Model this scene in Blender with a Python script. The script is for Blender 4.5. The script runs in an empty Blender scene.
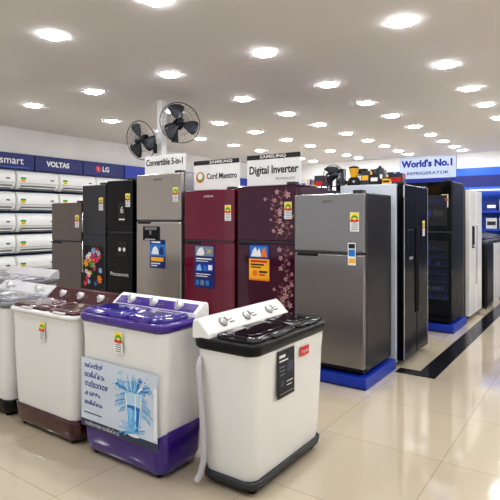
import bpy, bmesh, math, random
from mathutils import Vector, Matrix
random.seed(3)
S=bpy.context.scene; C=S.collection
try:
    S.view_settings.view_transform='Standard'
    S.view_settings.look='Medium High Contrast'
except Exception: pass

# ---------------------------------------------------------------- materials
def lin(c):
    return tuple(((x/255)/12.92 if x/255<=.04045 else ((x/255+.055)/1.055)**2.4) for x in c)+(1,)
def mat(name,col,rough=.5,metal=0,emit=0,var=.04,nscale=6,coat=0,trans=0,alpha=1,stretch=None,bump=0,spec=.5):
    m=bpy.data.materials.new(name); m.use_nodes=True
    n=m.node_tree.nodes; l=m.node_tree.links; b=n['Principled BSDF']
    c=lin(col)
    b.inputs['Roughness'].default_value=rough; b.inputs['Metallic'].default_value=metal
    b.inputs['Specular IOR Level'].default_value=spec
    b.inputs['Coat Weight'].default_value=coat; b.inputs['Transmission Weight'].default_value=trans
    b.inputs['Alpha'].default_value=alpha
    tc=n.new('ShaderNodeTexCoord'); mp=n.new('ShaderNodeMapping'); nz=n.new('ShaderNodeTexNoise'); rp=n.new('ShaderNodeValToRGB')
    nz.inputs['Scale'].default_value=nscale
    if stretch: mp.inputs['Scale'].default_value=stretch
    l.new(tc.outputs['Object'],mp.inputs['Vector']); l.new(mp.outputs[0],nz.inputs['Vector']); l.new(nz.outputs['Fac'],rp.inputs['Fac'])
    rp.color_ramp.elements[0].position=.3; rp.color_ramp.elements[1].position=.7
    rp.color_ramp.elements[0].color=tuple(x*(1-var) for x in c[:3])+(1,)
    rp.color_ramp.elements[1].color=tuple(min(1,x*(1+var)) for x in c[:3])+(1,)
    l.new(rp.outputs[0],b.inputs['Base Color'])
    if bump:
        bp=n.new('ShaderNodeBump'); bp.inputs['Strength'].default_value=bump; bp.inputs['Distance'].default_value=.01
        l.new(nz.outputs['Fac'],bp.inputs['Height']); l.new(bp.outputs[0],b.inputs['Normal'])
    if emit:
        b.inputs['Emission Color'].default_value=c; b.inputs['Emission Strength'].default_value=emit
    return m
WHITE=mat('white_plastic',(220,219,215),.22,coat=.3,var=.006); OFFW=mat('offwhite_plastic',(200,200,198),.35,var=.01); CREAM=mat('cool_white_plastic',(224,225,223),.28,coat=.1,var=.006)
BLACK=mat('black_plastic',(14,14,16),.35,spec=.3); GLOSSB=mat('black_gloss',(11,11,14),.1,spec=.35); LIDB=mat('smoked_black_lid',(20,20,24),.05,spec=.5)
DGREY=mat('dark_grey_plastic',(46,48,54),.4); MGREY=mat('mid_grey',(120,122,126),.45); LGREY=mat('light_grey',(184,184,185),.4,var=.01)
GREYLID=mat('grey_washer_lid',(128,130,136),.15,coat=.6); ICE=mat('pale_blue_white_side',(204,212,222),.2,coat=.5,bump=.15,nscale=4)
STEEL=mat('brushed_steel',(146,143,142),.24,metal=.85,nscale=8,stretch=(40,40,1),var=.06)
LSTEEL=mat('light_steel',(176,170,164),.2,metal=.75,nscale=8,stretch=(40,40,1),var=.06)
DSTEEL=mat('dark_steel',(66,64,67),.26,metal=.7,nscale=8,stretch=(40,40,1),var=.06)
BSTEEL=mat('brownish_grey_steel',(112,104,100),.28,metal=.6,nscale=8,stretch=(40,40,1),var=.06)
WRAP=mat('plastic_wrapped_black_door',(12,13,17),.2,spec=.25,bump=.35,nscale=4,stretch=(1,3,1))
CHROME=mat('chrome',(215,215,215),.12,metal=1)
MAROON=mat('maroon_gloss',(102,10,44),.05,coat=.5,spec=.5); DMAROON=mat('deep_maroon_purple_gloss',(62,8,38),.05,coat=.35,spec=.4)
MARPL=mat('maroon_plastic',(66,18,30),.14,coat=.5)
PURPLE=mat('purple_plastic',(60,28,126),.15,coat=.5); PURLT=mat('purple_lid',(50,32,124),.06,coat=.7)
LIDCL=mat('deep_indigo_lid',(56,42,136),.06,coat=.7)
FLOR=mat('floral_print',(190,150,154),.3); FLOR2=mat('floral_print_gold',(140,92,92),.3)
BLUE=mat('blue_painted_board',(24,52,160),.45); PLINTH=mat('blue_platform',(22,54,156),.4); BLUE2=mat('pale_blue_board',(206,220,240),.45)
NAVY=mat('navy_print',(22,34,106),.45); SKYB=mat('sky_blue_print',(40,120,200),.4); CYAN=mat('pale_blue_print',(136,190,228),.4); BRB=mat('bright_blue_panel',(40,96,200),.4)
YEL=mat('yellow_print',(236,176,40),.45); YEL2=mat('bright_yellow',(240,214,60),.45); ORA=mat('orange_print',(226,120,34),.45)
RED=mat('red_print',(205,36,40),.4); GREEN=mat('green_print',(60,150,60),.45); PINK=mat('pink_print',(216,60,120),.4)
PAPER=mat('white_print',(228,228,226),.5); INK=mat('black_ink',(20,20,24),.5); GPRINT=mat('grey_print',(122,132,146),.45)
PALEP=mat('pale_blue_white_print',(200,209,220),.3,coat=.3,var=.06,nscale=3); BLUEP=mat('blue_print',(28,60,140),.4)
DPRINT=mat('dark_grey_print',(54,62,84),.45); DIMB=mat('dim_blue_print',(20,28,60),.3)
CARD=mat('cardboard',(172,132,88),.8); CYWALL=mat('blue_backing_board',(64,92,134),.6)
WPAINT=mat('white_wall_paint',(222,221,219),.7,nscale=2); CEILM=mat('ceiling_paint',(223,220,218),.85,nscale=1,var=.01)
GUARD=mat('dark_fan_guard',(34,34,38),.35,metal=.4); BLADE=mat('dark_fan_blade',(56,60,66),.25)
STRIP=mat('black_granite_strip',(30,29,32),.15,nscale=60,var=.4)
LAMP=mat('lamp_diffuser',(250,251,255),.5,emit=84)

def floor_mat():
    m=bpy.data.materials.new('beige_vitrified_tiles'); m.use_nodes=True
    n=m.node_tree.nodes; l=m.node_tree.links; b=n['Principled BSDF']
    tc=n.new('ShaderNodeTexCoord'); br=n.new('ShaderNodeTexBrick'); nz=n.new('ShaderNodeTexNoise'); mx=n.new('ShaderNodeMixRGB')
    br.offset=0; br.squash=1
    br.inputs['Scale'].default_value=1; br.inputs['Brick Width'].default_value=.8; br.inputs['Row Height'].default_value=.8
    br.inputs['Mortar Size'].default_value=.0025; br.inputs['Mortar Smooth'].default_value=.1
    br.inputs['Color1'].default_value=lin((187,175,153)); br.inputs['Color2'].default_value=lin((191,180,158)); br.inputs['Mortar'].default_value=lin((158,145,124))
    nz.inputs['Scale'].default_value=3; nz.inputs['Detail'].default_value=4
    mx.blend_type='MULTIPLY'; mx.inputs[0].default_value=.06
    l.new(tc.outputs['Object'],br.inputs['Vector']); l.new(tc.outputs['Object'],nz.inputs['Vector'])
    l.new(br.outputs['Color'],mx.inputs[1]); l.new(nz.outputs['Color'],mx.inputs[2]); l.new(mx.outputs[0],b.inputs['Base Color'])
    b.inputs['Roughness'].default_value=.08; b.inputs['Coat Weight'].default_value=.7; b.inputs['Coat Roughness'].default_value=.04
    return m
FLOORM=floor_mat()

# ---------------------------------------------------------------- mesh builder
def FR(o,right=(1,0,0),up=(0,0,1)):
    r=Vector(right).normalized(); u=Vector(up).normalized(); n=r.cross(u)
    M=Matrix((( r.x,u.x,n.x,o[0]),(r.y,u.y,n.y,o[1]),(r.z,u.z,n.z,o[2]),(0,0,0,1)))
    return M
def rrect(w,d,r,n=5,cx=0,cy=0):
    r=min(r,w/2-.001,d/2-.001); pts=[]
    for (sx,sy,a0) in ((1,1,0),(-1,1,90),(-1,-1,180),(1,-1,270)):
        for i in range(n+1):
            a=math.radians(a0+90*i/n)
            pts.append((cx+sx*(w/2-r)+r*math.cos(a),cy+sy*(d/2-r)+r*math.sin(a)))
    return pts
class MB:
    def __init__(s): s.bm=bmesh.new(); s.mats=[]
    def mi(s,m):
        if m not in s.mats: s.mats.append(m)
        return s.mats.index(m)
    def merge(s,t,m,smooth=False,M=None,recalc=True):
        i=s.mi(m)
        if recalc: bmesh.ops.recalc_face_normals(t,faces=t.faces)
        for f in t.faces: f.material_index=i; f.smooth=smooth
        if M is not None: t.transform(M)
        me=bpy.data.meshes.new('t'); t.to_mesh(me); t.free(); s.bm.from_mesh(me); bpy.data.meshes.remove(me)
    def box(s,x0,x1,y0,y1,z0,z1,m,bev=0,seg=2,M=None):
        t=bmesh.new(); bmesh.ops.create_cube(t,size=1)
        for v in t.verts: v.co=Vector(((x0+x1)/2+v.co.x*(x1-x0),(y0+y1)/2+v.co.y*(y1-y0),(z0+z1)/2+v.co.z*(z1-z0)))
        if bev: bmesh.ops.bevel(t,geom=t.edges[:],offset=bev,segments=seg,profile=.5,affect='EDGES')
        s.merge(t,m,False,M); return s
    def loft(s,secs,m,smooth=True,cap=True,closed=True,M=None):
        t=bmesh.new(); R=[[t.verts.new(p) for p in sec] for sec in secs]; n=len(R[0])
        for a,b in zip(R,R[1:]):
            for i in range(n if closed else n-1):
                j=(i+1)%n; t.faces.new((a[i],a[j],b[j],b[i]))
        caps=[]
        if cap and closed:
            caps=[t.faces.new(R[0][::-1]),t.faces.new(R[-1])]
            if smooth and n>8:
                es=[e for f in caps for e in f.edges]; bmesh.ops.split_edges(t,edges=es)
        s.merge(t,m,smooth,M); return s
    def cyl(s,p0,p1,r0,r1,m,seg=20,smooth=True,M=None):
        p0=Vector(p0); p1=Vector(p1); ax=(p1-p0).normalized(); a=ax.orthogonal().normalized(); b=ax.cross(a)
        ring=lambda p,r:[p+a*r*math.cos(2*math.pi*i/seg)+b*r*math.sin(2*math.pi*i/seg) for i in range(seg)]
        return s.loft([ring(p0,r0),ring(p1,r1)],m,smooth,M=M)
    def tube(s,pts,r,m,seg=6,closed=False,M=None):
        P=[Vector(p) for p in pts]; n=len(P); secs=[]; a=None
        for i in range(n):
            if closed: t=(P[(i+1)%n]-P[i-1]).normalized()
            else: t=(P[min(i+1,n-1)]-P[max(i-1,0)]).normalized()
            a=t.orthogonal().normalized() if a is None else (a-t*a.dot(t)).normalized()
            b=t.cross(a); secs.append([P[i]+a*r*math.cos(2*math.pi*k/seg)+b*r*math.sin(2*math.pi*k/seg) for k in range(seg)])
        if closed: secs.append(secs[0]); return s.loft(secs,m,True,cap=False,M=M)
        return s.loft(secs,m,True,M=M)
    def revolve(s,prof,m,seg=28,M=None,smooth=True):
        return s.loft([[(max(r,.0005)*math.cos(2*math.pi*i/seg),max(r,.0005)*math.sin(2*math.pi*i/seg),z) for i in range(seg)] for r,z in prof],m,smooth,M=M)
    def poly(s,pts,m,M=None,off=0):
        t=bmesh.new(); t.faces.new([t.verts.new((p[0],p[1],off)) for p in pts]); s.merge(t,m,False,M,recalc=False); return s
    def rect(s,M,u0,u1,v0,v1,off,m): return s.poly([(u0,v0),(u1,v0),(u1,v1),(u0,v1)],m,M,off)
    def disc(s,M,cu,cv,r,off,m,ry=None,seg=20):
        ry=ry or r
        return s.poly([(cu+r*math.cos(2*math.pi*i/seg),cv+ry*math.sin(2*math.pi*i/seg)) for i in range(seg)],m,M,off)
    def text(s,txt,M,u,v,size,off,m,align='CENTER',sx=1,width=None,bold=0):
        cu=bpy.data.curves.new('t','FONT'); cu.body=txt; cu.size=size; cu.align_x=align; cu.align_y='CENTER'; cu.offset=bold; cu.resolution_u=3
        ob=bpy.data.objects.new('t',cu); C.objects.link(ob); bpy.context.view_layer.update()
        dg=bpy.context.evaluated_depsgraph_get(); me=bpy.data.meshes.new_from_object(ob.evaluated_get(dg))
        t=bmesh.new(); t.from_mesh(me)
        if width and t.verts:
            xs=[vv.co.x for vv in t.verts]; ww=max(xs)-min(xs); sx=width/ww if ww>0 else 1
        for vv in t.verts: vv.co=Vector((u+vv.co.x*sx,v+vv.co.y,off))
        s.merge(t,m,False,M,recalc=False); bpy.data.meshes.remove(me); bpy.data.objects.remove(ob); bpy.data.curves.remove(cu); return s
    def build(s,name,parent=None,loc=(0,0,0),rot=(0,0,0),label=None,cat=None,group=None,kind=None):
        me=bpy.data.meshes.new(name); s.bm.to_mesh(me); s.bm.free()
        for m in s.mats: me.materials.append(m)
        o=bpy.data.objects.new(name,me); C.objects.link(o); o.location=loc; o.rotation_euler=rot
        if parent: o.parent=parent
        if label: o['label']=label
        if cat: o['category']=cat
        if group: o['group']=group
        if kind: o['kind']=kind
        return o
def root(name,label,cat,loc,rz=0,group=None,rot=None):
    e=bpy.data.objects.new(name,None); e.empty_display_size=.1; C.objects.link(e); e.location=loc
    e.rotation_euler=rot or (0,0,math.radians(rz)); e['label']=label; e['category']=cat
    if group: e['group']=group
    return e
def copy_thing(r,loc,rot=None,label=None):
    n=r.copy(); C.objects.link(n); n.location=loc
    if rot: n.rotation_euler=rot
    if label: n['label']=label
    def rec(a,b):
        for ch in a.children:
            c=ch.copy(); C.objects.link(c); c.parent=b; rec(ch,c)
    rec(r,n); return n

# ---------------------------------------------------------------- room
H=3.2; XL=-9.0; XR=4.0; YF=-3.0; YB=14.0
MB().box(XL-.1,XR+.1,YF,YB+.1,-.1,0,FLOORM).build('floor',kind='structure')
MB().box(XL-.1,XR+.1,YF,YB+.1,H,H+.1,CEILM).build('ceiling',kind='structure')
MB().box(XL-.1,XL,YF,YB,0,H,WPAINT).build('wall_left',kind='structure')
MB().box(XR,XR+.1,YF,YB,0,H,WPAINT).build('wall_right',kind='structure')
MB().box(XL,XR,YB,YB+.1,0,H,WPAINT).build('wall_back',kind='structure')
MB().box(-1.44,-1.26,4.96,13.9,.0,.004,STRIP).build('trim_1',kind='structure')
MB().box(-1.64,-1.26,4.80,4.96,.0,.004,STRIP).build('trim_2',kind='structure')
MB().box(-5.25,-5.15,5.15,5.25,0,H,WPAINT,bev=.008).build('trim_3',kind='structure')
MB().box(XL,XL+.02,3.2,8.7,.15,2.40,CYWALL).build('trim_4',kind='structure')

# ceiling lights
gx=[-7.0,-5.58,-4.17,-2.83,-1.4,0.05,1.45,2.9]; gy=[-.3,1.25,2.76,4.3,5.78,7.02,8.15,9.35,10.45,11.5,12.5,13.3]  # rightmost columns and nearest rows lie out of view, added to light the room
lr=root('ceiling_light','rounded square recessed white panel light set in the ceiling','ceiling light',(gx[0],gy[0],H),group='recessed ceiling panel lights')
sq=lambda w,z:[(p[0],p[1],z) for p in rrect(w,w,w*.3,6)]
MB().loft([sq(.196,-.001),sq(.206,-.001),sq(.206,-.004),sq(.196,-.007)],WHITE,cap=False).build('bezel',lr)
MB().loft([sq(.195,-.002),sq(.195,-.008),sq(.175,-.016),sq(.11,-.02)],LAMP,smooth=False).build('diffuser',lr)
first=True
for y in gy:
    for x in gx:
        if first: first=False; continue
        copy_thing(lr,(x,y,H))

# ---------------------------------------------------------------- left wall signage
def board(name,label,cat,M,w,h,bg,draw,group=None,thick=.03,edge=None):
    b=MB(); b.box(0,w,0,h,-thick,0,edge or bg,bev=.003)
    b.rect(Matrix.Identity(4),.004,w-.004,.004,h-.004,.001,bg)
    draw(b,Matrix.Identity(4))
    o=b.build(name,None,label=label,cat=cat,group=group); o.matrix_world=M; return o
ML=lambda y,z:FR((XL+.08,y,z),(0,1,0))
hb_=.30
board('sign_board','navy wall sign board with white smart lettering','sign',ML(3.9,2.41),1.6,hb_,NAVY,lambda b,M:(b.text('smart',M,1.15,.16,.2,.003,PAPER,width=.46,bold=.002),b.rect(M,.2,1.5,.03,.045,.003,SKYB)),thick=.07)
board('sign_board','navy wall sign board with white capital lettering','sign',ML(5.52,2.41),1.08,hb_,NAVY,lambda b,M:(b.text('VOLTAS',M,.5,.15,.14,.003,PAPER,width=.52,bold=.006),),thick=.07)
def lg(b,M):
    b.disc(M,.38,.15,.07,.003,RED); b.text('LG',M,.58,.15,.15,.003,PAPER,width=.18,bold=.005); b.text('L',M,.385,.145,.08,.005,PAPER)
    b.disc(M,.355,.175,.01,.005,PAPER,seg=8)
board('sign_board','navy wall sign board with round red emblem','sign',ML(6.62,2.41),1.1,hb_,NAVY,lg,thick=.07)
board('sign_board','long blue wall sign board above the air conditioners','sign',ML(7.74,2.41),2.2,hb_,BLUE,lambda b,M:(b.text('LG',M,.9,.15,.18,.003,PAPER),),thick=.07)
board('sign_board','long blue wall sign board near the back corner','sign',ML(9.96,2.41),3.0,hb_,BLUE,lambda b,M:(b.rect(M,.2,2.8,.04,.07,.003,PAPER),),thick=.07)

# AC units
ac=root('air_conditioner','white wall-mounted split air conditioner indoor unit','air conditioner',(XL,3.6,2.0),90,group='air conditioners on the showroom wall')
zz=1.28
prof=[(.005,0),(.005,.28),(-.13,.28),(-.18,.272),(-.21,.255),(-.232,.225),(-.242,.18),(-.242,.13),(-.232,.085),(-.205,.045),(-.14,.01)]
b=MB(); b.loft([[(x,y if y>0 else y*k,(.14+(z-.14)*k2)*zz) for y,z in prof] for x,k,k2 in((-.435,.78,.8),(-.43,.9,.92),(-.418,.98,.985),(-.40,1,1),(.40,1,1),(.418,.98,.985),(.43,.9,.92),(.435,.78,.8))],CREAM,smooth=True); b.build('casing',ac)
b=MB(); b.loft([[(x,-.222,.076),(x,-.232,.086),(x,-.165,.016),(x,-.158,.010)] for x in(-.36,.36)],MGREY,smooth=False)
b.tube([(-.35,-.203,.047),(.35,-.203,.047)],.010,CREAM,seg=6)
b.build('louver',ac)
b=MB(); b.box(-.39,.39,-.2435,-.234,.125,.130,MGREY); b.rect(FR((0,-.2425,0)),.24,.31,.19,.215,.002,DGREY); b.build('front_trim',ac)
b=MB(); M2=FR((0,-.2425,0)); b.rect(M2,-.37,-.27,.15,.235,.003,YEL2); b.rect(M2,-.37,-.27,.195,.235,.004,GREEN); b.rect(M2,-.35,-.29,.165,.182,.004,RED); b.build('rating_label',ac)
cols=[3.72,4.605,5.49,6.375,7.26,8.145]; rows=[2.02,1.625,1.23,.835,.44]
ac.location=(XL+.02,cols[0],rows[0]); 
for ci,y in enumerate(cols):
    for ri,z in enumerate(rows):
        if ci==0 and ri==0: continue
        if ci>=4 and ri>1: continue
        copy_thing(ac,(XL+.02,y,z))

# ---------------------------------------------------------------- back wall
board('wall_panel','long royal blue display panel on the back wall','wall panel',FR((-6.0,YB-.06,2.2)),2.7,.6,BLUE,lambda b,M:(b.rect(M,.1,2.6,.06,.1,.003,PAPER),),thick=.05)
board('wall_panel','tall bright blue display panel on the back wall','wall panel',FR((-3.2,YB-.06,.3)),2.6,2.5,BRB,lambda b,M:(b.rect(M,.06,2.54,2.0,2.3,.003,NAVY),b.rect(M,.06,2.54,1.9,1.94,.003,PAPER)),thick=.05)
board('wall_panel','wide dark navy panel added out of view to darken door reflections','wall panel',FR((-.55,YB-.06,.1)),4.5,2.7,DPRINT,lambda b,M:(b.rect(M,.2,4.3,2.2,2.5,.003,NAVY),),thick=.05)  # unseen panel, added so the glossy black fridge doors reflect something dark
for z in(.3,.75,1.2,1.65,2.1):
    b=MB(); b.box(-1.2,1.2,-.2,.2,0,.025,LGREY,bev=.003); b.box(-1.2,1.2,-.206,-.196,-.02,.04,PLINTH)
    for x in(-1.0,0,1.0): b.loft([[(x-.01,.2,0),(x+.01,.2,0),(x+.01,-.12,0),(x-.01,-.12,0)],[(x-.01,.2,-.12),(x+.01,.2,-.12),(x+.01,.15,-.12),(x-.01,.15,-.12)]],LGREY,smooth=False)
    b.build('wall_shelf',loc=(-2.0,13.69,z),label='blue-fronted wall shelf carrying product cartons',cat='shelf',group='shelves on the back wall')
rnd=random.Random(4)
def carton(x,y,z,w,d,h,m,band,label,rz=0,group=None):
    b=MB(); b.box(-w/2,w/2,-d/2,d/2,0,h,m,bev=.003)
    M=FR((0,-d/2,0)); b.rect(M,-w*.4,w*.4,h*.35,h*.7,.001,band)
    b.box(-w/2-.001,w/2+.001,-.025,.025,h*.6,h+.001,band)
    return b.build('carton',loc=(x,y,z),rot=(0,0,math.radians(rz)),label=label,cat='box',group=group)
for z in(.3255,.7755,1.2255,1.6755):
    for x in(-.9,-.62,-.2,.1,.55,.85):
        mm=rnd.choice([(WHITE,BLUE),(SKYB,PAPER),(NAVY,PAPER),(INK,PAPER),(PAPER,RED),(BRB,YEL),(LGREY,INK)])
        carton(-2+x,13.66,z,.24,.24,.2+.1*rnd.random(),mm[0],mm[1],'small printed product carton on the wall shelf',group='cartons on the wall shelves')

# ---------------------------------------------------------------- refrigerators
def rating(par,x,z,y,w=.085,h=.17,right=(1,0,0)):
    M=FR((x,y,z),right); b=MB()
    b.rect(M,0,w,0,h,.001,PAPER); b.rect(M,.003,w-.003,h*.62,h-.004,.0018,YEL2)
    b.disc(M,w/2,h*.66,w*.38,.0024,GREEN,ry=h*.2); b.disc(M,w/2,h*.62,w*.24,.003,YEL2,ry=h*.12)
    b.rect(M,.003,w-.003,h*.5,h*.62,.0034,RED); b.text('5',M,w/2,h*.56,h*.11,.004,PAPER)
    for k in range(4): b.rect(M,w*.15,w*.85,h*(.08+.1*k),h*(.11+.1*k),.002,INK)
    return b.build('rating_label',par)
def fridge(label,x0,x1,yf,z0,h,body,door,split=.68,d=.68,rz=0,brand=None,group=None,rate=True,handle='recess',brandm=None):
    w=x1-x0
    r=root('refrigerator',label,'refrigerator',((x0+x1)/2,yf+d/2,z0),rz,group)
    b=MB(); b.box(-w/2,w/2,-d/2+.065,d/2,.035,h-.015,body,bev=.012)
    b.box(-w/2+.03,w/2-.03,-d/2+.055,-d/2+.07,.05,h-.03,BLACK)
    b.box(-w/2+.02,w/2-.02,-d/2+.03,-d/2+.09,.03,.062,BLACK); b.build('cabinet',r)
    zs=h*split
    b=MB(); b.box(-w/2,w/2,-d/2,-d/2+.057,.065,zs-.008,door,bev=.012,seg=3)
    if brand=='floral': floral(b,w,-d/2,zs)
    lower=b.build('fresh_food_door',r)
    b=MB(); b.box(-w/2,w/2,-d/2,-d/2+.057,zs+.008,h-.02,door,bev=.012,seg=3)
    if brand=='floral': floral2(b,w,-d/2,zs,h)
    upper=b.build('freezer_door',r)
    b=MB(); b.box(-w/2+.015,w/2-.015,-d/2+.004,-d/2+.05,zs-.012,zs+.012,DGREY,bev=.003); b.build('door_seal',r)
    if handle=='recess':
        b=MB(); b.box(-w/2+.03,-w/2+.25,-d/2-.003,-d/2+.02,zs-.036,zs-.012,BLACK,bev=.003); b.build('handle',lower)
    elif handle=='bar':
        for (p,za,zb) in ((lower,zs-.5,zs-.06),(upper,zs+.05,zs+.32)):
            b=MB(); x=-w/2+.05; b.tube([(x,-d/2+.002,za),(x,-d/2-.035,za+.02),(x,-d/2-.035,zb-.02),(x,-d/2+.002,zb)],.011,CHROME,seg=8); b.build('handle',p)
    b=MB()
    b.box(w/2-.11,w/2-.02,-d/2+.01,-d/2+.1,h-.02,h+.008,DGREY,bev=.004); b.build('hinge_cover',r)
    for sx in(-1,1):
        for sy in(-1,1):
            b=MB(); b.cyl((sx*(w/2-.06),sy*(d/2-.12),0),(sx*(w/2-.06),sy*(d/2-.12),.04),.02,.017,BLACK,seg=12); b.build('foot',r)
    if rate: rating(r,w/2-.13,h-.36,-d/2-.001)
    if brandm:
        b=MB(); b.text(brandm,FR((0,-d/2-.001,h-.09)),-w*.0,0,.03,.001,PAPER if body in(BLACK,MAROON,DMAROON,GLOSSB) else DGREY); b.build('badge',r)
    return r
def petals(b,M,cx,cz,r,m1,m2,n=6,rot=0,o=.001):
    for k in range(n):
        a=rot+2*math.pi*k/n; pts=[]
        for (t,ww) in ((.2,.1),(.55,.27),(.85,.22),(1,0),(.85,-.22),(.55,-.27),(.2,-.1)):
            pts.append((cx+r*(t*math.cos(a)-ww*math.sin(a)),cz+r*(t*math.sin(a)+ww*math.cos(a))))
        b.poly(pts,m1,M,o+.0002*k)
    b.disc(M,cx,cz,r*.2,o+.002,m2,seg=10)
def stem(b,M,pts,wd,m):
    for p,q in zip(pts,pts[1:]):
        d=Vector((q[0]-p[0],q[1]-p[1])); n=Vector((-d.y,d.x)).normalized()*wd
        b.poly([(p[0]+n.x,p[1]+n.y),(p[0]-n.x,p[1]-n.y),(q[0]-n.x,q[1]-n.y),(q[0]+n.x,q[1]+n.y)],m,M,.0012)
def vine(b,M,x,z0,z1,amp,rs,fs=1):
    rnd=random.Random(rs); n=int((z1-z0)/.05); pts=[(x+amp*math.sin(k*.65)+amp*.4*math.sin(k*1.5),z0+(z1-z0)*k/n) for k in range(n+1)]
    stem(b,M,pts,.0024,FLOR2)
    for k,p in enumerate(pts[1:-1]):
        s=1 if k%2 else -1; L=.04+.05*rnd.random(); q=(min(.31,p[0]+s*L),min(z1,p[1]+.03)); stem(b,M,[p,q],.0018,FLOR2)
        petals(b,M,q[0],min(q[1],z1-.04),(.017+.02*rnd.random())*fs,FLOR,FLOR2,n=5,rot=k)
        b.poly([(p[0],p[1]),(p[0]-.01*s,p[1]+.018),(p[0]-.04*s,p[1]+.028),(p[0]-.02*s,p[1]+.002)],FLOR2,M,.0014)
def floral(b,w,y,zs):
    M=FR((0,y-.0005,0)); vine(b,M,.26,.1,zs-.03,.03,1); vine(b,M,.17,.1,zs-.4,.03,5)
def floral2(b,w,y,zs,h):
    M=FR((0,y-.0005,0)); vine(b,M,.23,zs+.03,h-.05,.04,2); vine(b,M,.12,zs+.03,h-.12,.03,3,.8)
def poster(par,x,z,w,h,y,parts,name='promotional_sticker',right=(1,0,0)):
    b=MB(); M=FR((x,y-.001,z),right); b.rect(M,0,w,0,h,.003,parts[0]); o=.004
    for p in parts[1:]:
        if p[0]=='r': b.rect(M,p[1]*w,p[2]*w,p[3]*h,p[4]*h,o,p[5])
        elif p[0]=='d': b.disc(M,p[1]*w,p[2]*h,p[3]*w,o,p[4])
        elif p[0]=='t': b.text(p[1],M,p[2]*w,p[3]*h,p[4]*h,o,p[5],width=p[6]*w if len(p)>6 else None)
        elif p[0]=='p': b.poly([(u*w,v*h) for u,v in p[1]],p[2],M,o)
        elif p[0]=='f': petals(b,M,p[1]*w,p[2]*h,p[3]*w,p[4],p[5],n=6,rot=p[1]*9,o=o)
        o+=.0004
    return b.build(name,par)

def platform(x0,x1,y0,y1,h,label):
    b=MB(); b.box(x0,x1,y0,y1,0,h,PLINTH,bev=.006); b.box(x0+.01,x1-.01,y0-.003,y0+.01,0.005,.02,NAVY)
    return b.build('display_platform',label=label,cat='display platform')
platform(-2.42,-1.66,4.12,4.9,.1,'low royal blue platform under a grey refrigerator')
platform(-4.75,-2.44,4.22,5.08,.1,'long low blue platform under the maroon refrigerators')
platform(-6.55,-4.78,4.22,5.05,.1,'long low blue platform under the dark refrigerators')
platform(-2.34,-1.55,6.8,7.58,.1,'low royal blue platform under a black refrigerator')

f1=fridge('grey steel double-door refrigerator on a blue platform',-2.39,-1.69,4.15,.1,1.64,DSTEEL,STEEL,split=.66,d=.7,brandm='BOSCH')
poster(f1,.2,.98,.075,.2,-.35,[PAPER,('r',.1,.9,.75,.95,INK),('r',.1,.9,.4,.7,SKYB),('r',.1,.9,.1,.3,YEL)],'energy_label')
f2=fridge('deep maroon-purple refrigerator with pale branching flower print',-3.14,-2.43,4.25,.1,1.75,DMAROON,DMAROON,split=.66,d=.7,brand='floral')
poster(f2,-.2,.76,.25,.37,-.35,[YEL,('r',0,1,.6,1,NAVY),('r',.06,.94,.64,.96,SKYB),('p',[(.1,.66),(.2,.84),(.34,.93),(.4,.8),(.52,.9),(.6,.72),(.62,.66)],PAPER),('p',[(.6,.66),(.66,.86),(.8,.92),(.9,.66)],ORA),('r',.1,.9,.5,.56,RED),('r',.1,.75,.42,.46,INK),('r',.1,.6,.35,.38,INK),('d',.3,.2,.13,ORA),('r',.5,.9,.22,.27,INK),('r',.5,.8,.14,.18,RED),('r',0,1,.0,.05,ORA)])
f3=fridge('glossy maroon double-door refrigerator with blue poster',-3.92,-3.2,4.28,.1,1.73,MAROON,MAROON,split=.66,d=.7,brandm='SAMSUNG')
poster(f3,-.2,.62,.29,.48,-.35,[NAVY,('r',.05,.95,.74,.97,GPRINT),('p',[(.08,.75),(.2,.9),(.4,.95),(.5,.82),(.45,.75)],PAPER),('t','20',.72,.85,.13,YEL2),('r',.08,.86,.66,.69,PAPER),('r',.08,.7,.61,.63,PAPER),('r',.06,.94,.38,.57,BLUE),('p',[(.1,.4),(.16,.52),(.3,.55),(.38,.4)],CYAN),('p',[(.45,.4),(.5,.54),(.62,.5),(.66,.4)],SKYB),('r',.7,.9,.42,.54,PAPER),('r',.08,.8,.31,.33,PAPER),('r',.08,.66,.26,.28,PAPER),('r',.08,.25,.06,.18,SKYB),('r',.32,.5,.06,.18,GPRINT),('r',.57,.75,.06,.18,SKYB)])
f4=fridge('tall steel refrigerator with water dispenser in its door',-4.72,-3.97,4.28,.1,1.95,STEEL,LSTEEL,split=.70,d=.7,brandm='SAMSUNG')
b=MB(); b.box(-.25,.03,-.362,-.33,1.13,1.30,BLACK,bev=.008); b.box(-.21,-.01,-.366,-.36,1.255,1.29,MGREY,bev=.002); b.box(-.2,-.02,-.375,-.34,1.135,1.15,CHROME,bev=.003); b.cyl((-.11,-.368,1.25),(-.11,-.368,1.2),.014,.012,MGREY,seg=12)
b.build('water_dispenser',f4)
poster(f4,-.13,.80,.25,.34,-.35,[SKYB,('r',0,1,.84,1,NAVY),('r',.1,.7,.88,.94,PAPER),('p',[(.1,.48),(.2,.7),(.4,.78),(.55,.66),(.62,.48)],PAPER),('p',[(.6,.48),(.66,.72),(.86,.76),(.92,.48)],NAVY),('r',0,1,0,.42,NAVY),('r',.08,.92,.24,.38,YEL),('r',.08,.7,.14,.18,PAPER),('r',.08,.5,.06,.1,PAPER)])
f5=fridge('tall glossy black refrigerator with white stickers',-5.28,-4.79,4.28,.1,1.9,BLACK,GLOSSB,split=.64,d=.66)
poster(f5,-.05,.9,.2,.2,-.33,[INK,('d',.3,.5,.13,PAPER),('d',.72,.5,.13,PAPER)])
b=MB(); b.text('Panasonic',FR((0,-.331,.68)),0,0,.07,.001,PAPER,width=.34); b.build('badge',f5)
poster(f5,-.02,1.35,.14,.25,-.33,[INK,('t','6',.5,.6,.5,PAPER),('r',.1,.9,.1,.16,PAPER)])
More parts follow.
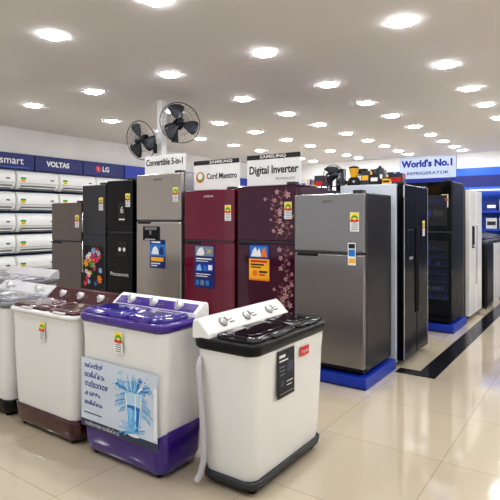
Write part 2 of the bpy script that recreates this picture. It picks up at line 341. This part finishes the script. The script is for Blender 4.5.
f6=fridge('black refrigerator with colourful floral artwork poster',-5.79,-5.31,4.28,.1,1.86,BLACK,DGREY,split=.62,d=.66,handle='bar')
rq=random.Random(12); fl=[INK]
for k in range(34):
    fl.append(('f',.12+.76*rq.random(),.1+.8*rq.random(),.07+.08*rq.random(),rq.choice([PINK,SKYB,YEL,GREEN,RED,ORA,CYAN,PAPER]),rq.choice([YEL2,PAPER,RED])))
poster(f6,-.2,.45,.4,.58,-.33,fl)
f7=fridge('brownish grey metal double-door refrigerator',-6.5,-5.82,4.28,.1,1.63,DSTEEL,BSTEEL,split=.66,d=.66)

def sbs(label,cx,cy,z0,w,d,h,body,door,rz=90,hm=None,edge=None,door2=None):
    r=root('side_by_side_refrigerator',label,'refrigerator',(cx,cy,z0),rz)
    hm=hm or CHROME
    b=MB(); b.box(-w/2,w/2,-d/2+.08,d/2,.03,h-.01,body,bev=.01); b.box(-w/2+.02,w/2-.02,-d/2+.065,-d/2+.09,.05,h-.03,BLACK); b.build('cabinet',r)
    for s_ in(-1,1):
        a,c=(-w/2,-.006) if s_<0 else (.006,w/2)
        b=MB(); b.box(a,c,-d/2,-d/2+.07,.06,h-.015,door if s_>0 or not door2 else door2,bev=.012,seg=3)
        if edge:
            e=a if s_<0 else c-.012; b.box(e,e+.012,-d/2-.002,-d/2+.03,.07,h-.025,edge,bev=.002)
        dr=b.build('door',r)
        x=-.035 if s_<0 else .035
        b=MB(); b.box(x-.012,x+.012,-d/2-.012,-d/2+.01,.5,1.4,hm,bev=.005); b.build('handle',dr)
        for sy in(-1,1):
            b=MB(); b.cyl((s_*(w/2-.07),sy*(d/2-.13),0),(s_*(w/2-.07),sy*(d/2-.13),.035),.022,.018,BLACK,seg=12); b.build('foot',r)
        b=MB(); b.box(s_*(w/2-.07)-.05,s_*(w/2-.07)+.05,-d/2+.01,-d/2+.13,h-.012,h+.0005,DGREY,bev=.004); b.build('hinge_cover',r)
    b=MB(); b.box(-.3,-.12,-d/2-.003,-d/2+.02,1.05,1.38,GLOSSB,bev=.006); b.box(-.27,-.15,-d/2-.006,-d/2,1.07,1.1,MGREY); b.build('water_dispenser',r)
    return r
s1=sbs('side-by-side refrigerator with pale blue-white sides and wrapped dark doors',-1.96,5.42,0,.84,.70,1.86,ICE,WRAP,hm=BLACK,edge=CHROME)
rating(s1,.2,1.3,-.352)
s2=sbs('white side-by-side refrigerator facing the aisle',-1.9,8.24,0,.88,.70,1.93,LSTEEL,WHITE)
f9=fridge('tall black refrigerator with dim illustrated door panels',-2.3,-1.58,6.84,.1,1.9,BLACK,GLOSSB,split=.64,d=.7,handle='bar')
rq=random.Random(5); bp=[INK]
for zr in range(7):
    u=.04
    while u<.9:
        wv2=.06+.16*rq.random(); bp.append(('r',u,min(.96,u+wv2),.03+zr*.138,.03+zr*.138+.05+.05*rq.random(),rq.choice([DIMB,DIMB,DIMB,NAVY,DGREY,BLACK,DPRINT]))); u+=wv2+.03
    bp.append(('r',.02,.98,.02+zr*.138,.03+zr*.138,DPRINT))
poster(f9,-.22,.32,.54,.78,-.35,bp)
poster(f9,-.2,1.3,.5,.4,-.35,[INK,('r',.05,.95,.7,.9,DIMB),('r',.1,.6,.3,.5,NAVY),('r',.65,.9,.3,.5,DGREY)])
g='refrigerators in the second row'
r2=fridge('dark grey refrigerator in the second row',-3.2,-2.5,6.9,0,1.9,DGREY,DSTEEL,d=.68,group=g,rate=False)
for x in(-3.65,-4.45): copy_thing(r2,(x,7.24,0))

def toploader(label,x,y,body,rz=90,group=None,h=1.16):
    r=root('top_load_washing_machine',label,'washing machine',(x,y,0),rz,group)
    w,d=.62,.64
    b=MB(); b.loft([[(p[0],p[1],z) for p in rrect(w*k,d*k,.05)] for z,k in((.0,.94),(.03,.97),(.06,1),(h-.12,1),(h-.1,.985))],body,smooth=False); b.build('body',r)
    b=MB(); b.loft([[(p[0],p[1]*(1) ,z+(.09 if (p[1]>0 and z>h-.09) else 0)) for p in rrect(w*k,d*k,.05)] for z,k in((h-.1,1),(h-.06,1.01),(h-.04,.98))],DGREY,smooth=False); b.build('top_frame',r)
    b=MB(); b.box(-.24,.24,-.26,.1,h-.035,h-.01,GLOSSB,bev=.01); b.build('lid',r)
    b=MB(); b.box(-.26,.26,.17,.29,h+.03,h+.06,BLACK,bev=.006); b.build('control_panel',r)
    return r
toploader('dark top-loading washing machine beside the aisle',-1.84,9.3,BLACK)
toploader('pale grey top-loading washing machine beside the aisle',-1.84,10.0,LGREY)
toploader('grey top-loading washing machine beside the aisle',-1.84,10.7,DGREY)
toploader('white top-loading washing machine beside the aisle',-1.84,11.4,WHITE)

# ---------------------------------------------------------------- sign boards on fridges
def topsign(x0,x1,y,z0,z1,label,draw,bg=PAPER,thick=.012,edge=None):
    return board('sign_board',label,'sign',FR((x0,y,z0)),x1-x0,z1-z0,bg,draw,thick=thick,edge=edge)
def dcon(b,M): b.text('Convertible 5-in-1',M,.345,.14,.11,.003,INK,width=.62,bold=.003)
topsign(-4.70,-4.01,4.4,2.042,2.27,'white sign board with black lettering on a steel refrigerator',dcon)
def dcurd(b,M):
    b.rect(M,0,.66,.285,.335,.002,INK); b.text('SAMSUNG',M,.4,.31,.045,.003,PAPER,width=.32,bold=.001)
    b.disc(M,.1,.145,.065,.003,ORA); b.disc(M,.1,.15,.05,.004,GREEN); b.disc(M,.1,.155,.038,.005,PAPER)
    b.text('Curd Maestro',M,.41,.15,.09,.003,INK,width=.43,bold=.002)
topsign(-3.88,-3.22,4.4,1.822,2.157,'white sign board with round swirl emblem on a maroon refrigerator',dcurd)
def ddig(b,M):
    b.rect(M,0,.66,.275,.325,.002,INK); b.text('SAMSUNG',M,.33,.3,.045,.003,PAPER,width=.32,bold=.001)
    b.text('Digital Inverter',M,.33,.16,.115,.003,INK,width=.6,bold=.003); b.text('TECHNOLOGY',M,.48,.065,.033,.003,INK,width=.24)
topsign(-3.12,-2.46,4.4,1.842,2.167,'white sign board with bold black lettering on a floral refrigerator',ddig)
def dw(b,M):
    b.text("World's No.1",M,.375,.25,.125,.003,BLUE,width=.68,bold=.006); b.text('REFRIGERATOR',M,.375,.12,.055,.003,BLUE,width=.55,bold=.001); b.rect(M,0,.75,0,.05,.002,BLUE)
topsign(-2.3,-1.55,6.95,1.99,2.33,'pale sign board with blue lettering on a black refrigerator',dw,bg=BLUE2,edge=BLUE)

# ---------------------------------------------------------------- fans
def make_fan(label,loc,rot,R=.25,mount='wall',group=None):
    r=root('wall_fan' if mount=='wall' else 'table_fan',label,'fan',loc,rot=rot,group=group)
    b=MB()
    for side in(-1,1):
        for k in range(26):
            a=2*math.pi*k/26; pts=[]
            for t in range(6):
                q=t/5; rr=.05+(R-.05)*q; yy=side*(.085*(1-q**3))
                pts.append((rr*math.cos(a+.25*(1-q)),yy-.02,rr*math.sin(a+.25*(1-q))))
            b.tube(pts,.0011,GUARD,seg=4)
        b.tube([(R*.6*math.cos(2*math.pi*k/24),side*.067-.02,R*.6*math.sin(2*math.pi*k/24)) for k in range(24)],.0018,GUARD,seg=4,closed=True)
    b.tube([(R*math.cos(2*math.pi*k/32),-.02,R*math.sin(2*math.pi*k/32)) for k in range(32)],.006,GUARD,seg=6,closed=True)
    b.revolve([(0,.115),(.04,.11),(.045,.1),(0,.1)],GUARD,M=Matrix.Rotation(math.radians(90),4,'X'))
    b.build('guard',r)
    for k in range(3):
        b=MB(); a=2*math.pi*k/3+.4; secs=[]
        for q,wd in((0,.05),(.2,.13),(.45,.2),(.7,.24),(.88,.23),(1,.15)):
            rr=.04+(R-.06)*q; tw=math.radians(26-12*q); off=.035*q
            secs.append([(rr-.012*abs(s)*2*(q>.8),-.02+s*wd*math.sin(tw)*.7+e,s*wd*math.cos(tw)+off) for s,e in((-.5,0),(-.25,.008),(0,.01),(.25,.008),(.5,0),(.25,.003),(0,.004),(-.25,.003))])
        b.loft(secs,BLADE,M=Matrix.Rotation(a,4,'Y')); b.build('blade',r)
    b=MB(); b.cyl((0,-.07,0),(0,.02,0),.03,.04,DGREY); b.build('hub',r)
    b=MB(); b.revolve([(.0,-.05),(.075,-.05),(.08,-.09),(.06,-.17),(0,-.18)],BLACK,M=Matrix.Rotation(math.radians(90),4,'X')); b.build('motor_housing',r)
    b=MB()
    if mount=='wall':
        b.tube([(0,.12,-.05),(0,.16,-.14),(0,.24,-.16)],.016,DGREY,seg=8); b.box(-.05,.05,.24,.27,-.22,-.08,DGREY,bev=.008)
    else:
        b.cyl((0,.09,-.05),(0,.09,-R-.06),.022,.025,DGREY); b.revolve([(0,-R-.09),(.13,-R-.09),(.13,-R-.075),(.04,-R-.05),(0,-R-.05)],DGREY,M=Matrix.Translation((0,.09,0)))
    b.build('mounting_bracket' if mount=='wall' else 'stand',r)
    return r
make_fan('dark caged wall fan tilted down on the white pillar',(-5.42,5.02,2.62),(math.radians(14),math.radians(0),math.radians(2)),R=.28)
make_fan('dark caged wall fan mounted high on the pillar',(-4.86,5.21,2.84),(math.radians(-5),0,math.radians(60)),R=.29)
make_fan('small black table fan standing on a second-row refrigerator',(-3.42,7.15,1.9+.26),(0,0,math.radians(50)),R=.17,mount='table')

def mixer(label,x,y,z,bm_,jm,rz=0,s=1.0):
    r=root('mixer_grinder',label,'kitchen appliance',(x,y,z),rz); r.scale=(s,s,s)
    b=MB(); b.loft([[(p[0],p[1],zz_) for p in rrect(w_,w_*.85,.04)] for zz_,w_ in((0,.2),(.02,.21),(.1,.17),(.13,.13))],bm_); b.build('base',r)
    b=MB(); b.revolve([(.05,.125),(.055,.15),(.075,.26),(.078,.28),(0,.285)],jm,seg=18); b.build('jar',r)
    b=MB(); b.revolve([(.079,.27),(.08,.29),(.05,.305),(0,.31)],BLACK,seg=18); b.build('jar_lid',r)
    b=MB(); b.tube([(.07,0,.25),(.12,0,.24),(.12,0,.17),(.065,0,.16)],.01,BLACK,seg=6); b.build('handle',r)
    b=MB(); b.cyl((0,-.085,.06),(0,-.105,.06),.02,.018,CHROME,seg=14); b.build('knob',r)
    return r
def cooker(label,x,y,z,m,rz=0,s=1.0):
    r=root('rice_cooker',label,'kitchen appliance',(x,y,z),rz); r.scale=(s,s,s)
    b=MB(); b.revolve([(.09,0),(.115,.02),(.125,.14),(.12,.15),(0,.15)],m,seg=22); b.build('body',r)
    b=MB(); b.revolve([(.122,.148),(.11,.18),(.04,.2),(0,.2)],BLACK,seg=22); b.cyl((0,0,.2),(0,0,.225),.02,.025,BLACK,seg=12); b.build('lid',r)
    for s_ in(-1,1):
        b=MB(); b.box(s_*.14-.02,s_*.14+.02,-.035,.035,.1,.12,BLACK,bev=.005); b.build('handle',r)
    return r
def kettle(label,x,y,z,m,rz=0):
    r=root('electric_kettle',label,'kitchen appliance',(x,y,z),rz)
    b=MB(); b.revolve([(.075,0),(.08,.01),(.07,.12),(.05,.18),(.045,.19),(0,.195)],m,seg=20); b.cyl((.05,0,.14),(.095,0,.175),.018,.01,m,seg=10); b.build('body',r)
    b=MB(); b.tube([(-.05,0,.18),(-.11,0,.17),(-.115,0,.08),(-.07,0,.04)],.012,BLACK,seg=8); b.build('handle',r)
    b=MB(); b.revolve([(.045,.19),(.03,.205),(.012,.21),(.012,.225),(0,.228)],BLACK,seg=16); b.build('lid',r)
    return r
zc=1.8505
mixer('small black mixer grinder with yellow jar on a refrigerator',-2.2,5.12,zc,BLACK,YEL,20,.7)
carton(-2.06,5.15,zc,.09,.12,.15,DGREY,YEL,'narrow dark carton with yellow band on a refrigerator',0)
carton(-1.95,5.14,zc,.1,.12,.11,INK,PAPER,'small black carton with white band on a refrigerator',-6)
cooker('small yellow rice cooker with black lid on a refrigerator',-2.14,5.66,zc,YEL)
carton(-2.2,5.38,zc,.16,.16,.2,BLACK,PAPER,'tall black carton with white band on a refrigerator',-12)
kettle('black electric kettle on a refrigerator',-1.99,5.34,zc,DGREY,70)
carton(-1.88,5.6,zc,.14,.16,.15,DGREY,RED,'dark carton with red band on a refrigerator',4)
carton(-1.84,5.14,zc,.08,.1,.06,YEL,INK,'tiny yellow carton with black band on a refrigerator',10)
zc=1.8855
carton(-3.12,7.2,zc,.12,.3,.18,BLACK,YEL,'black carton with yellow band on a grey refrigerator',0)
mixer('black mixer grinder on a grey refrigerator',-2.93,7.04,zc,BLACK,DGREY,0,.9)
mixer('dark mixer grinder with yellow jar on a grey refrigerator',-2.68,7.12,zc,DGREY,YEL,30,.7)
carton(-2.63,7.42,zc,.2,.2,.3,DGREY,PAPER,'tall dark carton on a grey refrigerator')
carton(-2.86,7.40,zc,.2,.2,.24,INK,RED,'black carton with red band on a grey refrigerator')
carton(-3.71,7.06,zc,.16,.18,.13,YEL,INK,'yellow carton with black band beside a table fan',0)
carton(-3.92,7.2,zc,.16,.3,.24,WHITE,BLUE,'white carton with blue band on a refrigerator',0)
carton(-3.72,7.35,zc,.16,.2,.3,DGREY,RED,'tall grey carton with red band on a refrigerator',0)
carton(-3.42,7.44,zc,.12,.12,.4,BLACK,MGREY,'tall narrow black carton behind a table fan')
cooker('black rice cooker on a second-row refrigerator',-4.27,7.2,zc,DGREY,0,.8)
mixer('black mixer grinder with yellow jar on a second-row refrigerator',-4.52,7.05,zc,BLACK,YEL,10,.9)
carton(-4.64,7.38,zc,.24,.22,.26,NAVY,WHITE,'navy carton with white band on a refrigerator')

# ---------------------------------------------------------------- twin tub washing machines
def washer(label,cx,cy,w,d,hr,hb,body,basec,rimc,lidc,spinc,panelc,rz=0,wave=.0,base_h=.15,rim_t=.05,knobc=WHITE,hose=True,taper=.05,panel_bg=None,knobs=(-.3,-.02,.28),ks=1.0):
    r=root('twin_tub_washing_machine',label,'washing machine',(cx,cy,0),rz)
    def sec(z,k,r_=.07,dz=None):
        pts=rrect(w-k,d-k,r_,9); return [(p[0],p[1],z+(dz(p) if dz else 0)) for p in pts]
    zt=hr-rim_t
    b=MB(); b.loft([sec(.06,taper+.03),sec(.12,taper+.012),sec(.2,taper),sec(.45,taper*.6),sec(.6,taper*.4),sec(zt-.12,.018),sec(zt-.05,.008),sec(zt+.005,.004)],body); b.build('body',r)
    wv=lambda p: wave*(abs(p[0])/(w/2))**3 
    kk=taper*(1-.35*min(1,wave*4))
    b=MB(); b.loft([sec(.02,taper+.05),sec(.028,taper+.03),sec(.04,taper+.018),sec(base_h*.5,kk-.0),sec(base_h*.85,kk-.012,dz=wv),sec(base_h,kk-.016,dz=wv),sec(base_h+.006,kk-.004,dz=wv)],basec); b.build('base',r)
    b=MB(); b.loft([sec(zt-.006,.0),sec(zt,-.014,.075),sec(zt+.006,-.022,.075),sec(hr-.022,-.028,.075),sec(hr-.010,-.024,.075),sec(hr-.003,-.016,.075),sec(hr,-.002,.07)],rimc)
    b.build('top_frame',r)
    xs=w*.08; yb=d/2-.13
    for nm,a,c,m in(('wash_lid',-w/2+.02,xs-.006,lidc),('spin_lid',xs+.006,w/2-.02,spinc)):
        b=MB()
        cxx=(a+c)/2; ww=c-a; dd=yb+d/2-.01; cyy=(-d/2+.01+yb)/2
        b.loft([[(p[0],p[1],z) for p in rrect(ww-k,dd-k,.045,8,cxx,cyy)] for z,k in((hr-.002,.004),(hr+.008,0),(hr+.016,.005),(hr+.022,.014),(hr+.026,.032),(hr+.0275,.06))],m)
        b.box(cxx-.06,cxx+.06,-d/2-.006,-d/2+.02,hr+.004,hr+.014,rimc,bev=.003)
        b.loft([[(p[0],p[1],z) for p in rrect(ww*.68-k,dd*.6-k,.03,6,cxx,cyy)] for z,k in((hr+.0265,0),(hr+.0295,.004),(hr+.0305,.012))],m)
        b.build(nm,r)
    b=MB(); P=[(yb+.005,hr-.005),(yb+.012,hr+.02),(d/2-.045,hb-.006),(d/2-.03,hb),(d/2-.006,hb-.004),(d/2,hb-.03),(d/2,hr-.01)]
    b.loft([[(x,y if k==1 else y*.995+.001,hr+(z-hr)*k) for y,z in P] for x,k in((-w/2-.006,.9),(-w/2+.006,1),(w/2-.006,1),(w/2+.006,.9))],panelc,smooth=False)
    o=Vector((0,yb+.012,hr+.02)); up=Vector((0,d/2-.045-yb-.012,hb-.006-hr-.02)); L=up.length
    M=FR(o,(1,0,0),up)
    if panel_bg: b.rect(M,-w/2+.02,w/2-.02,.004,L-.014,.0012,panel_bg)
    for kx in knobs:
        b.disc(M,kx*w,L*.5,min(.038,L*.42)*ks,.002,MGREY if panelc is WHITE and not panel_bg else LGREY,seg=24); b.rect(M,kx*w+.05,kx*w+.1,L*.35,L*.42,.002,DGREY); b.rect(M,kx*w+.05,kx*w+.09,L*.55,L*.6,.002,DGREY)
    cp=b.build('control_panel',r)
    for kx in knobs:
        b=MB(); b.revolve([(0,0),(.03*ks,0),(.028*ks,.01),(.023*ks,.014),(.021*ks,.026),(0,.028)],knobc,seg=22,M=M@Matrix.Translation((kx*w,L*.5,.002)))
        b.box(-.004,.004,-.02*ks,.02*ks,.022,.032,MGREY,M=M@Matrix.Translation((kx*w,L*.5,.002))@Matrix.Rotation(.4,4,'Z')); b.build('knob',cp)
    for sx in(-1,1):
        for sy in(-1,1):
            b=MB(); b.cyl((sx*(w/2-.1),sy*(d/2-.08),0),(sx*(w/2-.1),sy*(d/2-.08),.03),.025,.03,BLACK,seg=14); b.build('foot',r)
    if hose:
        b=MB(); x=-w/2-.008
        pts=[(x+.02,d/2-.05,hr-.12),(x-.012,d/2-.06,hr-.16),(x-.016,d/2-.07,hr-.25),(x-.010,d/2-.085,hr-.42),(x-.004,d/2-.09,hr-.6),(x-.002,d/2-.085,.14),(x-.01,d/2-.07,.07),(x-.03,d/2-.05,.022)]
        sm=[]
        for i in range(len(pts)-1):
            for k in range(5):
                q=k/5; sm.append(Vector(pts[i]).lerp(Vector(pts[i+1]),q))
        b.tube(sm,.018,LGREY,seg=12)
        b.build('drain_hose',r)
    return r
w1=washer('white twin-tub washing machine with black lids and drain hose',-1.69,2.575,.85,.42,.83,.93,WHITE,DGREY,BLACK,LIDB,LIDB,WHITE,rz=90,base_h=.075,rim_t=.06,knobc=WHITE,ks=.85)
poster(w1,-.20,.48,.19,.27,-.21,[INK,('r',.1,.45,.84,.9,PAPER),('r',.1,.6,.76,.79,PAPER),('r',.55,.9,.5,.72,DPRINT),('r',.1,.42,.64,.66,GPRINT),('r',.1,.42,.56,.58,GPRINT),('r',.1,.4,.48,.5,GPRINT),('d',.25,.3,.1,DPRINT),('r',.5,.88,.3,.32,PAPER),('r',.5,.8,.22,.24,PAPER),('r',.1,.9,.08,.1,GPRINT)])
poster(w1,.06,.665,.11,.055,-.21,[RED,('t','Impex',.5,.5,.6,PAPER,.8)],'badge')
w2=washer('white and purple twin-tub washing machine with large water-splash sticker',-2.375,2.2,.75,.40,.90,.98,WHITE,PURPLE,PURPLE,LIDCL,PURLT,WHITE,panel_bg=PURPLE,wave=.12,base_h=.165,rim_t=.05,taper=.045,hose=False,ks=.85)
rating(w2,-.02,.69,-.2025,w=.075,h=.13)
yf=-.204
b=MB(); M=FR((-.33,yf,.19)); W,Hh=.68,.43
b.rect(M,0,W,0,Hh,.004,PALEP); M=M@Matrix.Translation((0,0,.003)); b.rect(M,0,W,0,.045,.0015,DPRINT)
for k,(s,wd,sz) in enumerate((('ലക്ഷങ്ങള്‍',.17,.042),('ലാഭിക്കാം',.19,.046),('സമ്മാനമഴ',.22,.05),('കേരളം',.15,.042),('ലാഭിക്കാം',.17,.036))):
    b.text(s,M,.035+wd/2,.385-.058*k,sz,.002,BLUEP,width=wd,bold=.0008)
b.text('സമ്മാനമഴ ലാഭിക്കാം',M,.2,.022,.03,.0022,PAPER,width=.32)
b.rect(M,.03,.2,.085,.092,.002,DPRINT)
M_=M; M=M@Matrix.Translation((-.075,-.022,0))@Matrix.Diagonal((1.2,1.2,1,1))
GL=mat('glass_print',(178,206,226),.2); DEEP=mat('deep_water_print',(30,104,184),.3); MID=mat('mid_water_print',(96,176,222),.3); AQ=mat('aqua_water_print',(60,160,214),.3)
# a clear tumbler: pale wall, bright rim and base, half full, with the splash bursting from its mouth
b.poly([(.398,.27),(.532,.27),(.508,.055),(.422,.055)],GL,M,.002)
b.disc(M,.465,.27,.067,.0022,PAPER,ry=.013); b.disc(M,.465,.27,.058,.0023,MID,ry=.009); b.disc(M,.465,.057,.043,.0022,PAPER,ry=.009)
b.poly([(.411,.19),(.519,.19),(.504,.07),(.426,.07)],MID,M,.0024); b.disc(M,.465,.19,.054,.0026,DEEP,ry=.010)
b.poly([(.44,.075),(.462,.075),(.458,.185),(.43,.185)],CYAN,M,.0027); b.poly([(.485,.075),(.497,.075),(.508,.185),(.49,.185)],DEEP,M,.0027)
b.poly([(.405,.262),(.413,.262),(.431,.08),(.427,.08)],PAPER,M,.0028); b.poly([(.476,.09),(.481,.09),(.484,.255),(.476,.255)],PAPER,M,.0028); b.poly([(.52,.262),(.526,.262),(.505,.08),(.501,.08)],PAPER,M,.0028)
rnd=random.Random(8)
def drop(cx,cy,a,L,wd,m,off):
    ca,sa=math.cos(a),math.sin(a); P=[]
    for t,k in((0,.5),(.3,.9),(.6,.55),(.85,.8),(1,.3),(1,-.3),(.85,-.8),(.6,-.45),(.3,-.8),(0,-.5)):
        bend=.25*t*t*L; x=cx+ca*L*t-sa*(wd*k); y=cy+sa*L*t+ca*(wd*k)-bend; P.append((x,y))
    b.poly(P,m,M,off)
for k in range(64):
    a=.25+2.65*rnd.random(); L=.035+.075*rnd.random(); drop(.465+.045*math.cos(a),.262+.01*rnd.random(),a,L,.0022+.005*rnd.random(),(CYAN,AQ,MID,AQ,PAPER,DEEP)[k%6],.003+.00004*k)
for k in range(16):
    s_=1 if k%2 else -1; drop(.465+s_*.058,.255-.012*k/2,(0 if s_>0 else math.pi)-.3*s_*rnd.random(),.035+.05*rnd.random(),.004,(AQ,CYAN,MID)[k%3],.003+.00004*k)
for k in range(66):
    a=rnd.random()*3.5-.2; rr=.06+.1*rnd.random()
    b.disc(M,.465+rr*math.cos(a),.26+rr*.7*math.sin(a),.0012+.0035*rnd.random(),.0057,(MID,AQ,CYAN,DEEP)[k%4],seg=8)
for k in range(22):
    a=3.3*rnd.random()-.1; drop(.465,.066,a,.05+.07*rnd.random(),.004,(CYAN,AQ,MID)[k%3],.0029+.00001*k)
M=M_
b.rect(M,.65,.675,.06,.35,.002,PAPER)
b.build('promotional_sticker',w2)
w3=washer('white twin-tub washing machine with maroon lids and base',-3.165,2.205,.77,.43,.86,.96,WHITE,MARPL,WHITE,MARPL,MARPL,MARPL,base_h=.16,rim_t=.03,hose=False,ks=.85)
rating(w3,.0,.66,-.217,w=.07,h=.13)
w4=washer('white twin-tub washing machine with grey lids and dark base',-3.97,2.22,.74,.44,.87,.95,WHITE,BLACK,MGREY,GREYLID,GREYLID,LGREY,base_h=.12,rim_t=.04,hose=False,knobs=(-.3,.28))
w5=washer('white twin-tub washing machine with grey lids near the air conditioners',-5.15,2.95,.85,.5,.86,.95,OFFW,DGREY,MGREY,GREYLID,GREYLID,LGREY,hose=False,knobs=())

# ---------------------------------------------------------------- world + camera
wd=bpy.data.worlds.new('World'); S.world=wd; wd.use_nodes=True
bg=wd.node_tree.nodes['Background']; bg.inputs[0].default_value=(.94,.97,1,1); bg.inputs[1].default_value=.7
cam=bpy.data.cameras.new('Camera'); co=bpy.data.objects.new('Camera',cam); C.objects.link(co)
cam.lens=36; cam.sensor_width=36; cam.shift_y=-.064; cam.clip_start=.05
co.location=(0,0,1.5); co.rotation_euler=(math.radians(90),0,math.radians(35))
S.camera=co
